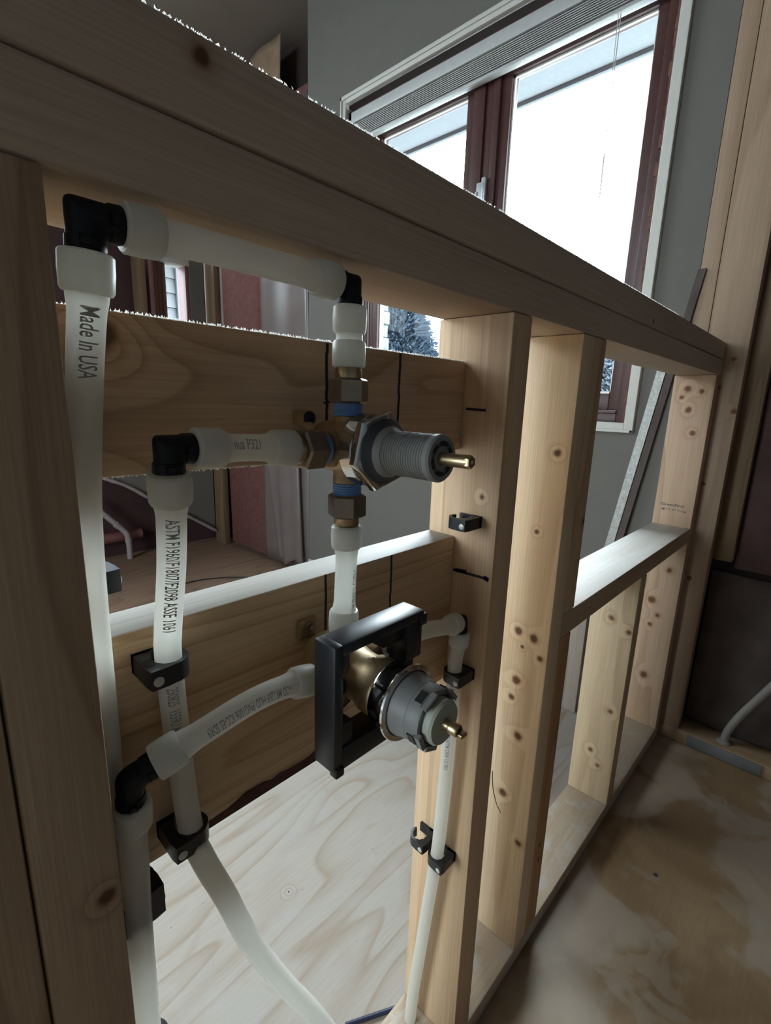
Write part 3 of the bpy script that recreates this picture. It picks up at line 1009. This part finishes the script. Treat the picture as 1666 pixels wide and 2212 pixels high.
# --- lower valve with its black frame
LX, LY = .2280, .0035
t = thing('mixing_valve', 'brass mixing valve in a square black guard on the lower block', 'valve', (LX, LY, .6500))
b = MB()
pr = [(.010, .030), (.0165, .029), (.0195, .024), (.0205, .010), (.0205, -.012), (.0190, -.022), (.0188, -.030), (.0210, -.034), (.0212, -.050), (.0200, -.052)]
b.lathe(pr, (LX, LY, ZL), (0, 1, 0), 44)
b.lathe([(.0150, .0), (.0140, .014), (.0112, .018), (.0105, .020), (.0105, .0255)], (LX - .0005, LY, ZL), (0, 0, 1), 32)
b.lathe([(.0150, .0), (.0140, .016), (.0112, .020), (.0100, .022), (.0100, .028)], (LX, LY, ZL), (-1, 0, 0), 32)
b.lathe([(.0150, .0), (.0140, .016), (.0112, .020), (.0100, .022), (.0100, .028)], (LX, LY, ZL), (1, 0, 0), 32)
b.lathe([(.0130, .0), (.0120, .018), (.0105, .022), (.0105, .027)], (LX, LY, ZL), (0, 0, -1), 32)
# cast shoulders
for sx in (-1, 1):
    b.obox((LX + sx * .0165, LY - .012, ZL + .0105), (.0062, .010, .0062), ((1, 0, .4 * sx), (0, 1, 0), (-.4 * sx, 0, 1)), 0, .002)
    b.obox((LX + sx * .0150, LY - .012, ZL - .0125), (.0060, .010, .0060), ((1, 0, -.4 * sx), (0, 1, 0), (.4 * sx, 0, 1)), 0, .002)
b.build('body', M_brass, t, angle=50)
# raised foundry marks on the barrel top
b = MB()
vs, fs = text_mesh('25', .0085, .0)
out = []
for v in vs:
    a = (v.x - .005) / .0216
    out.append((LX - .003 + math.sin(a) * .0216, LY - .036 - (v.y - .003), ZL + math.cos(a) * .0216))
b.raw(out, fs)
b.build('cast_mark', M_brassd, t, flat=True, norm=False)
b = MB()
b.obox((.2272, .0480, .7110), (.0085, .0024, .0080), ((1, 0, 0), (0, 1, 0), (0, 0, 1)), 0, .0012)
b.obox((.2270, .0380, .7010), (.0080, .0100, .0020), ((1, 0, 0), (0, 1, 0), (0, 0, 1)), 0, .001)
b.obox((.2270, .0280, .6950), (.0080, .0030, .0080), ((1, 0, 0), (0, 1, 0), (0, 0, 1)), 0, .001)
b.build('mounting_ear', M_brass, t)
MB().lathe([(.0042, .0), (.0042, .0015), (.0026, .0022), (.0018, .0012)], (.2278, .0458, .7125), (0, -1, 0), 20).build('mounting_screw', M_hex, t)
# guard frame: outline with an irregular opening
GX0, GX1, GZ0, GZ1 = .1815, .2710, .6500, .7430
def gfn(y):
    return lambda u, v, w: (u, w, v)
b = MB()
yf, yb = LY - .0445, LY - .0225
b.box((GX0, yf, GZ0), (GX0 + .0085, yb, GZ1), 0, .0022)
b.box((GX0 + .006, yf, GZ1 - .0085), (GX1, yb, GZ1), 0, .0022)
b.box((GX0 + .006, yf, GZ0), (GX1 - .012, yb, GZ0 + .017), 0, .0018)
b.box((GX1 - .019, yf + .001, .7050), (GX1 - .001, yb, GZ1 - .004), 0, .0015)
b.box((GX1 - .016, yf + .004, GZ0 + .008), (GX1 - .006, yb, .7060), 0, .0015)
b.box((GX0 + .007, yf + .002, GZ0 + .015), (GX0 + .0185, yb, GZ0 + .0335), 0, .0012)
b.box((GX0 + .007, yf + .002, .7235), (GX0 + .0150, yb, GZ1 - .006), 0, .0012)
b.box((.232, yf + .006, .7220), (.254, yb, GZ1 - .006), 0, .0012)
b.box((GX0 + .001, yf - .0012, GZ0 - .003), (GX0 + .0085, yf + .006, GZ0 + .004), 0, .001)
b.box((GX1 - .006, yf - .001, GZ1 - .012), (GX1 + .002, yf + .006, GZ1 - .003), 0, .001)
b.box((GX0 + .010, yb - .002, .6900), (GX1 - .010, yb + .002, .7000), 0, .001)
b.build('guard', M_guard, t)
b = MB()
b.lathe([(.0218, -.0505), (.0236, -.0510), (.0240, -.0525), (.0240, -.0640), (.0232, -.0648)], (LX, LY, ZL), (0, 1, 0), 48)
b.lathe([(.0236, -.0645), (.0266, -.0650), (.0270, -.0660), (.0266, -.0674), (.0232, -.0678), (.0222, -.0668)], (LX, LY, ZL), (0, 1, 0), 48)
b.build('bonnet_nut', M_chrome, t, angle=30)
b = MB()
b.lathe([(.0222, -.066), (.0222, -.0695), (.0212, -.0720), (.0200, -.0800), (.0198, -.0801), (.0198, -.0806), (.0200, -.0807), (.0196, -.0900), (.0190, -.0910), (.0165, -.0912), (.0165, -.0890), (.0150, -.0890)], (LX, LY, ZL), (0, 1, 0), 52)
ct = b.build('cartridge', M_gray, t, angle=30)
b = MB()
for ang, h, w_, l_ in ((62, -.0785, .0022, .0030), (40, -.0860, .0042, .0024), (-112, -.0855, .0042, .0028), (118, -.0855, .0042, .0026), (-40, -.0855, .0042, .0028), (205, -.0855, .0042, .0026)):
    a = math.radians(ang)
    c = V((LX + math.cos(a) * .0198, LY + h, ZL + math.sin(a) * .0198))
    b.obox(c, (w_, l_, .0004), ((-math.sin(a), 0, math.cos(a)), (0, 1, 0), (math.cos(a), 0, math.sin(a))), 0)
b.build('slots', M_grayd, ct)
b = MB()
for ang in (40, 118, 205, -112, -40):
    a = math.radians(ang)
    c = V((LX + math.cos(a) * .0186, LY - .0915, ZL + math.sin(a) * .0186))
    b.obox(c, (.0058, .0022, .0012), ((-math.sin(a), 0, math.cos(a)), (0, 1, 0), (math.cos(a), 0, math.sin(a))), 0, .0005)
b.build('end_tabs', M_gray, ct)
MB().lathe([(.0152, -.0885), (.0152, -.0965), (.0140, -.0982), (.0060, -.0985)], (LX, LY, ZL), (0, 1, 0), 40).build('end_cap', M_cap, t)
b = MB()
b.lathe([(.0042, -.0980), (.0036, -.1000), (.0036, -.1025), (.0042, -.1032), (.0042, -.1085), (.0038, -.1092), (.0030, -.1095), (.0024, -.1080)], (LX, LY, ZL), (0, 1, 0), 24)
b.obox((LX + .001, LY - .1105, ZL - .0018), (.0032, .0022, .0014), ((1, 0, 0), (0, 1, 0), (0, 0, 1)), 0, .0004)
b.build('stem', M_brassd, t)

# --- tubes of the lower valve
e4c = V((.0758, .0175, .6765))
e4d = V((.0885, .0140, .6815))
elbow('black elbow low down beside the nearest stud, dusty on top', e4c + V((0, .0005, -.0165)), e4c, e4d, r=.0074, bend=.007, nub=(-.2, -1, 0))
cross = smooth([e4d, (.113, .0100, .6895), (.150, .0060, .6985), (.178, .0040, .6990), (LX - .0300, LY, ZL + .0005)], 8)
t, q = pipe('bowed printed tube joining the low elbow to the black framed valve', cross, 'ab')
print_on_pipe('CTS-OD MR1269 HUD PNG1006 ICC-ES SDR9', list(reversed(q)), RP, .018, .0088, (-.35, -1, .22), t, .36, .0)
t, q = pipe('lowest tube dropping from the low elbow along the nearest stud', smooth([e4c + V((0, .0005, -.0165)), (.0753, .0195, .625), (.0747, .0235, .56), (.0745, .0255, .48), (.0745, .026, .30), (.0745, .026, .0331)], 8), 'a')
e5c = V((.4180, .0225, .6640))
stub = smooth([(LX + .0300, LY, ZL - .0003), (.29, .005, .6930), (.34, .0095, .6840), (.38, .0150, .6720), e5c + V((-.0130, -.0015, .0025))], 8)
t, q = pipe('level tube joining the black framed valve to the elbow on the marked stud', stub, 'ab')
elbow('black elbow against the marked stud below its lower tick', e5c + V((0, .0003, -.0125)), e5c, e5c + V((-.0130, -.0015, .0025)), r=.0071, bend=.006)
t, q = pipe('tube running down the face of the marked stud through two clamps', smooth([e5c + V((0, .0003, -.0125)), (.4180, .0245, .63), (.4185, .0275, .60), (.4185, .0290, .48), (.4185, .0325, .38), (.4185, .0345, .345), (.4185, .044, .2485), (.4185, .0521, .1617), (.4185, .0600, .08), (.4185, .0620, .0331)], 8), 'a')
print_on_pipe('ASTM F876 F877 CTS-OC 100PSI 180F ASTM CRW 1/2 PEX', q, RP, .055, .0062, (-1, -.5, 0), t, .78)

# ------------------------------------------------------------------ clamps
def clamp(label, c, lx, ly, h=.0125, d=.0178, group='black nail-on tube clamps'):
    """c: tube axis at mid height; ly points to the wood the clamp is nailed to, d away"""
    c, lx, ly = V(c), V(lx), V(ly)
    base = c + ly * d
    t = thing('tube_clamp', label, 'clamp', base - V((0, 0, h / 2)), group)
    f = lambda u, v, w_: c + lx * u + ly * v + V((0, 0, w_))
    ri, ro = .0086, .0116
    arm = [(-.0160, d), (-.0160, -.0060), (-.0150, -.0122), (-.0050, -.0122)]
    for k in range(0, 11):
        a = math.radians(-95 + k * 125 / 10)
        arm.append((ro * math.cos(a), ro * math.sin(a)))
    for k in range(10, -1, -1):
        a = math.radians(-95 + k * 125 / 10)
        arm.append((ri * math.cos(a), ri * math.sin(a)))
    arm += [(-.0055, -.0068), (-.0085, -.0020), (-.0085, .0050), (-.0040, d)]
    MB().prism(arm, f, -h / 2, h / 2).build('hook', M_clip, t, angle=30)
    b = MB()
    b.prism([(-.0160, d), (-.0160, d - .0035), (.0105, d - .0035), (.0105, d)], f, -h / 2, h / 2)
    b.build('foot', M_clip, t, angle=30)
    b = MB()
    for v0 in (.004, -.005):
        b.prism([(-.0140, v0), (-.0140, v0 + .005), (-.0100, v0 + .005), (-.0100, v0)], f, h / 2 - .001, h / 2 + .0002)
    b.build('pocket', M_grayd, t)
    MB().lathe([(.0031, .0), (.0031, .0008), (.0024, .0012)], f(-.0112, -.0120, -.001), -ly, 20).build('nail_head', M_nail, t)
    return t
Xp, Yp, Zp = V((1, 0, 0)), V((0, 1, 0)), V((0, 0, 1))
clamp('clamp on the lower block holding the printed tube near the top edge', (.1088, .0325, .7300), Xp, Yp)
clamp('clamp at the bottom edge of the lower block holding the curving tube', (.1152, .0325, .6000), Xp, Yp)
clamp('empty clamp on the nearest stud behind the tall tube, above the lower block', (.0801, .0680, .7850), Yp, -Xp, h=.014, d=.0180)
clamp('rounded clamp below the low elbow on the nearest stud', (.0790, .0370, .5740), Yp, -Xp, h=.022, d=.0170)
clamp('lowest clamp on the nearest stud at the bottom edge of the photo', (.0790, .0370, .4350), Yp, -Xp, h=.022, d=.0170)
clamp('empty clamp on the marked stud above the lower block', (.4190, .0340, .7730), Yp, Xp)
clamp('clamp on the marked stud right under its elbow', (.4187, .0280, .5960), Yp, Xp)
clamp('empty clamp low on the marked stud beside the occupied one', (.4190, .0640, .3450), Yp, Xp)
clamp('lowest clamp on the marked stud holding the tube', (.4187, .0345, .3370), Yp, Xp)

# ------------------------------------------------------------------ lumber stamp on the last stud (part of that stud)
endstud = [o for o in C.objects if o.get('label', '').startswith('last stud')][0]
vs, fs = text_mesh('GreenFirst', .0115, .0003)
out = [(1.3907, .0740 - v.x * 1.05, .6590 + v.y * .8) for v in vs]
vs2, fs2 = text_mesh('KD-HT  SPF  No.2', .0062, .0001)
out2 = [(1.3907, .0700 - v.x * 1.0, .6480 + v.y) for v in vs2]
b = MB().raw(out, fs)
b.raw(out2, fs2)
b.obox((1.3908, .0675, .6490), (.0002, .0030, .0024), (Xp, Yp, Zp))
b.obox((1.3908, .0180, .6480), (.0002, .0026, .0022), (Xp, Yp, Zp))
b.build('stamp', M_stamp, endstud, flat=True, norm=False)

# ------------------------------------------------------------------ things against the outer walls
def bumpy(fn0, amp, s, seed):
    rnd = random.Random(seed)
    ph = [(rnd.uniform(2, 9), rnd.uniform(2, 9), rnd.uniform(0, 6)) for _ in range(6)]
    def f(u, v):
        p = V(fn0(u, v))
        d = sum(math.sin(a * u * s + c) * math.sin(b_ * v * s + c * 1.7) for a, b_, c in ph) / 6
        return p, d * amp
    return f
def slab(name, x, y0, y1, z0, z1, amp, th, m, label, cat, seed=1, nu=16, nv=24, s=1.5, group=None):
    """soft panel facing -X, with real thickness"""
    f = bumpy(lambda u, v: (x, y0 + (y1 - y0) * u, z0 + (z1 - z0) * v), amp, s, seed)
    def front(u, v):
        p, d = f(u, v)
        e = min(u, 1 - u, v, 1 - v)
        return (p.x - d + max(0, .06 - e) * .2, p.y, p.z)
    b = MB()
    b.grid(front, nu, nv)
    b.box((x + th * .5, y0, z0), (x + th, y1, z1))
    return tag(b.build(name, m, angle=60), label, cat, group)
GI = 'insulation batts between the wall studs'
slab('insulation_batt', 1.452, 2.02, 2.42, .03, 2.42, .008, .06, M_pinkbatt, 'pink fiberglass batt in the end wall next to the far corner stud', 'insulation', 3, group=GI)
slab('insulation_batt', 1.462, 1.66, 1.995, .03, 2.20, .008, .05, M_pinkbatt, 'pink fiberglass batt behind the plastic sheet beside the drywall edge', 'insulation', 4, group=GI)
slab('insulation_batt', 1.500, -.44, -.09, .50, 2.42, .007, .035, M_darkbatt, 'dark batt in the end wall cavity beside the recessed stud', 'insulation', 5, group=GI)
slab('building_paper', 1.486, -.46, -.047, .045, .485, .010, .035, M_greyp, 'gray building paper low in the dark end wall cavity', 'paper', 6)
slab('insulation_batt', 1.495, -.98, -.47, .045, 2.42, .008, .04, M_darkbatt, 'dark batt farther along the end wall, away from the half wall', 'insulation', 8, group=GI)
lumber('dark_stud', (XE, -1.04, .0385), (XE + .09, -1.0, CEIL - .001), M_old, 'old stud of the end wall beyond the dark batts', 'lumber', G2)
def sheet(name, fn, m, label, cat, nu=14, nv=24, th=.0015):
    b = MB()
    b.grid(fn, nu, nv)
    o = b.build(name, m, angle=80)
    mod = o.modifiers.new('thick', 'SOLIDIFY')
    mod.thickness = th
    return tag(o, label, cat)
sheet('plastic_sheet', lambda u, v: (1.440 - .006 * math.sin(u * 9 + v * 2) - .003 * math.sin(v * 11), 1.605 + u * .40, .04 + v * 2.1), M_poly, 'cloudy plastic sheet over the pink batt beside the drywall edge', 'sheet')
sheet('plastic_flap', lambda u, v: (1.412 - .02 * (1 - v) * math.sin(u * 3.1) - .006 * math.sin(u * 14), 1.63 + u * .27 * (1 - .25 * (1 - v)) + .03 * v, .08 + .02 * math.sin(u * 7) + v * .52), M_poly, 'torn plastic flap hanging low in front of the pink batts', 'sheet')
# broken drywall low on the far wall
b = MB()
b.prism([(1.343, 2.43), (1.343, .54), (.84, .54), (.84, .46), (.93, .41), (1.08, .30), (1.24, .206), (1.41, .09), (1.424, .09), (1.424, 2.43)], lambda u, v, w_: (u, w_, v), 2.555, 2.5675, 0)
tag(b.build('drywall_remnant', M_dry, flat=True), 'gray drywall remnant with a broken sloping edge in the far corner', 'drywall')
b = MB()
pts = [(.80, .47), (.93, .405), (1.08, .295), (1.24, .200), (1.42, .078)]
b.sweep(smooth([(x, 2.536, z) for x, z in pts], 5), [.011 + random.uniform(-.003, .003) for _ in range(21)], 10)
tag(b.build('sloping_pipe', M_pvc), 'crusted pale pipe running down along the broken drywall edge', 'pipe')
b = MB()
b.sweep(smooth([(.74, 2.575, .34), (.80, 2.565, .27), (.86, 2.56, .20), (.897, 2.555, .155), (.908, 2.552, .12), (.910, 2.55, .06), (.910, 2.55, .001)], 6), .0150, 18)
b.lathe([(.0150, 0), (.0175, .001), (.0175, .022), (.0150, .024)], (.909, 2.551, .095), (0, 0, 1), 18)
b.lathe([(.0150, 0), (.0175, .001), (.0175, .022), (.0150, .024)], (.868, 2.559, .190), (-.6, 0, .65), 18)
tag(b.build('drain_pipe', M_pvc), 'white plastic pipe bending down into the floor in front of the red pipe', 'pipe')
tag(MB().sweep([(.60, 2.615, .118), (1.0, 2.615, .118)], .030, 20).build('red_pipe', M_redpipe), 'dull red pipe lying level in the far wall cavity', 'pipe')
b = MB()
b.sweep(smooth([(.92, 1.98, .004), (1.05, 1.97, .004), (1.18, 1.90, .004), (1.27, 1.80, .004)], 8), .0028, 8)
tag(b.build('black_cable', M_black), 'thin black cable lying curved on the brown subfloor', 'cable')
b = MB()
b.sweep([(.36, .045 + .09, .0035), (.434, .0925, .0035)], [.0033, .0033], 12)
b.sweep([(.434, .0925, .0035), (.444, .087, .0035)], [.0033, .0008], 12)
tag(b.build('blue_rod', M_navy), 'dark blue pen-like rod on the pale plywood by the marked stud', 'rod')
# leaning galvanized corner bead
cb = thing('corner_bead', 'spattered galvanized corner bead leaning on the wall under the window', 'metal strip', (1.41, .262, .001))
A0, A1 = V((1.405, .266, .004)), V((1.4275, .096, 1.232))
dd = (A1 - A0).normalized()
s1 = dd.cross(V((1, 0, 0))).normalized()
b = MB()
A2 = A0.lerp(A1, .89)
b.obox((A0 + A2) / 2, ((A2 - A0).length / 2, .0105, .0006), (dd, s1, dd.cross(s1)))
b.build('near_flange', M_galv, cb)
s2 = (dd.cross(s1) * -.9 + s1 * .25).normalized()
fl = V((-.4, -1, 0)).normalized()
n2 = dd.cross(fl).normalized()
fl = n2.cross(dd)
b = MB()
sgn = 1 if s1.y < 0 else -1
b.obox((A0 + A1) / 2 + s1 * sgn * .013 + V((.000, -.0095, 0)) + V((-.002, 0, 0)), ((A1 - A0).length / 2, .010, .0006), (dd, V((-.35, -1, 0)), dd.cross(V((-.35, -1, 0)))))
b.build('shadow_flange', M_greyp, cb)  # dark colour and extra length stand in for the shadow beside the bead
tag(MB().box((1.4262, -.235, .004), (1.4299, -.070, .034), 0, .001).build('flashing_strip', M_flash), 'gray metal strip nailed along the old floor plate of the end wall', 'metal strip')
b = MB()
b.sweep(smooth([(1.458, -.148, .0386), (1.457, -.152, .075), (1.452, -.170, .13), (1.448, -.205, .21), (1.446, -.25, .31), (1.446, -.30, .42)], 8), .0095, 18)
b.lathe([(.016, 0), (.016, .004), (.0105, .008)], (1.458, -.148, .0386), (0, 0, 1), 18)
tag(b.build('gray_conduit', M_conduit), 'gray tube rising out of the old floor plate in the dark cavity', 'pipe')
b = MB()
b.sweep(smooth([(1.425, 1.735, 1.93), (1.427, 1.738, 1.98), (1.424, 1.742, 2.02)], 5), .005, 10)
tag(b.build('cable_end', M_paint), 'white cable end in the dark gap beside the drywall, above the half wall', 'cable')
sheet('kraft_sheet', lambda u, v: (1.424 - .004 * math.sin(u * 8 + v * 3), 1.775 + u * .245 + .02 * (1 - v), 1.78 + v * .62), M_kraft, 'brown paper facing high on the end wall beside the dark gap', 'paper')

# ------------------------------------------------------------------ outdoors
M_grass = plain('wintry_ground', (.30, .31, .30), .95, 0, .1, .3, 2)
M_brick = plain('pale_brick', (.11, .112, .112), .9, 0, .2, .2, 20)
M_soffit = plain('pale_soffit', (.20, .22, .235), .7)
M_needle = plain('frosted_needles', (.042, .060, .080), .9, 0, .1, .5, 12)
M_bark = plain('gray_bark', (.07, .068, .066), .9)
M_siding = plain('white_siding', (.10, .105, .11), .6, 0, .3, .08, 4)
struct(MB().box((-12, -12, -.62), (30, 30, -.52)).build('ground', M_grass, flat=True))
b = MB()
b.box((1.605, -3, 2.085), (1.98, 4, 2.13), 0, .003)
b.box((1.98, -3, 2.07), (2.00, 4, 2.26), 0, .003)
tag(b.build('roof_overhang', M_soffit), 'pale eave overhang outside the top of the large window', 'eave')
b = MB()
for k in range(34):
    z = -.52 + k * .065
    ins = .012 if k % 2 else 0
    b.box((1.78, 1.62 + ins, z), (1.98, 1.78, z + .060), 0, .003)
tag(b.build('brick_pier', M_brick), 'pale brick edge seen through the left of the large window', 'masonry')
b = MB()
for k in range(26):
    z = -.5 + k * .11
    b.prism([(0, 0), (.018, 0), (.006, .108), (0, .108)], lambda u, v, w_: (w_, 3.9 - u, z + v), .8, 3.2)
b.box((.8, 3.9, -.52), (3.2, 4.1, 2.4))
b.box((1.86, 3.865, -.52), (1.90, 3.90, 2.4))
tag(b.build('neighbor_siding', M_siding, flat=True), 'white clapboard wall seen outside the narrow far window', 'building')
M_frost = plain('pale_frosted_needles', (.13, .155, .18), .9, 0, .1, .5, 12)
def evergreen(name, x, y, h, r, n, seed, label, m=M_needle):
    rnd = random.Random(seed)
    t = thing(name, label, 'tree', (x, y, -.52), 'evergreens outside the large window')
    MB().lathe([(.07, 0), (.05, h * .5), (.01, h)], (x, y, -.52), (0, 0, 1), 10).build('trunk', M_bark, t)
    b = MB()
    vs, fs = [], []
    for i in range(n):
        q = rnd.random() ** .8
        z = -.45 + q * (h - .02)
        R = r * (1 - q) * (.82 + .3 * rnd.random()) + .03
        a = rnd.uniform(0, 6.283)
        rr = R * rnd.uniform(.55, 1.0)
        p = V((x + rr * math.cos(a), y + rr * math.sin(a), z))
        out = V((math.cos(a), math.sin(a), rnd.uniform(-.35, .5))).normalized()
        sd = out.cross(V((rnd.uniform(-.4, .4), rnd.uniform(-.4, .4), 1))).normalized()
        L, W = rnd.uniform(.08, .19), rnd.uniform(.012, .035)
        k = len(vs)
        vs += [p - sd * W, p + sd * W, p + out * L, p - V((0, 0, .03)) + out * L * .4]
        fs += [(k, k + 1, k + 2), (k, k + 2, k + 3), (k + 1, k + 3, k + 2)]
    b.raw(vs, fs)
    b.lathe([(r * .62, -.40), (r * .40, h * .35 - .5), (.05, h * .86 - .5)], (x, y, 0), (0, 0, 1), 14)
    b.build('foliage', m, t, flat=True, norm=False)
evergreen('evergreen_tree', 7.0, 6.12, 3.75, 1.75, 15000, 1, 'gray green conical evergreen seen through the gap beside the marked stud')
evergreen('evergreen_shrub', 7.0, 2.05, 2.6, 1.6, 12000, 2, 'frosty evergreen shrub low in the right pane of the large window', M_frost)
rnd = random.Random(5)
b = MB()
def branch(p, d, L, r, lev):
    q = p + d * L
    mid = p + d * L * .5 + V((rnd.uniform(-1, 1), rnd.uniform(-1, 1), rnd.uniform(-1, 1))) * L * .06
    b.sweep([p, mid, q], [r, r * .8, r * .6], 5)
    if lev > 0:
        for _ in range(3 if lev > 1 else 4):
            nd = (d + V((rnd.uniform(-1, 1), rnd.uniform(-1, 1), rnd.uniform(-.2, .8))) * .75).normalized()
            s = rnd.uniform(.4, 1)
            branch(p.lerp(q, s), nd, L * rnd.uniform(.55, .8), r * .55, lev - 1)
branch(V((9.0, 7.15, -.52)), V((0, 0, 1)), 1.9, .026, 5)
tag(b.build('bare_tree', M_bark, flat=True), 'leafless tree with fine branches right of the conical evergreen', 'tree')
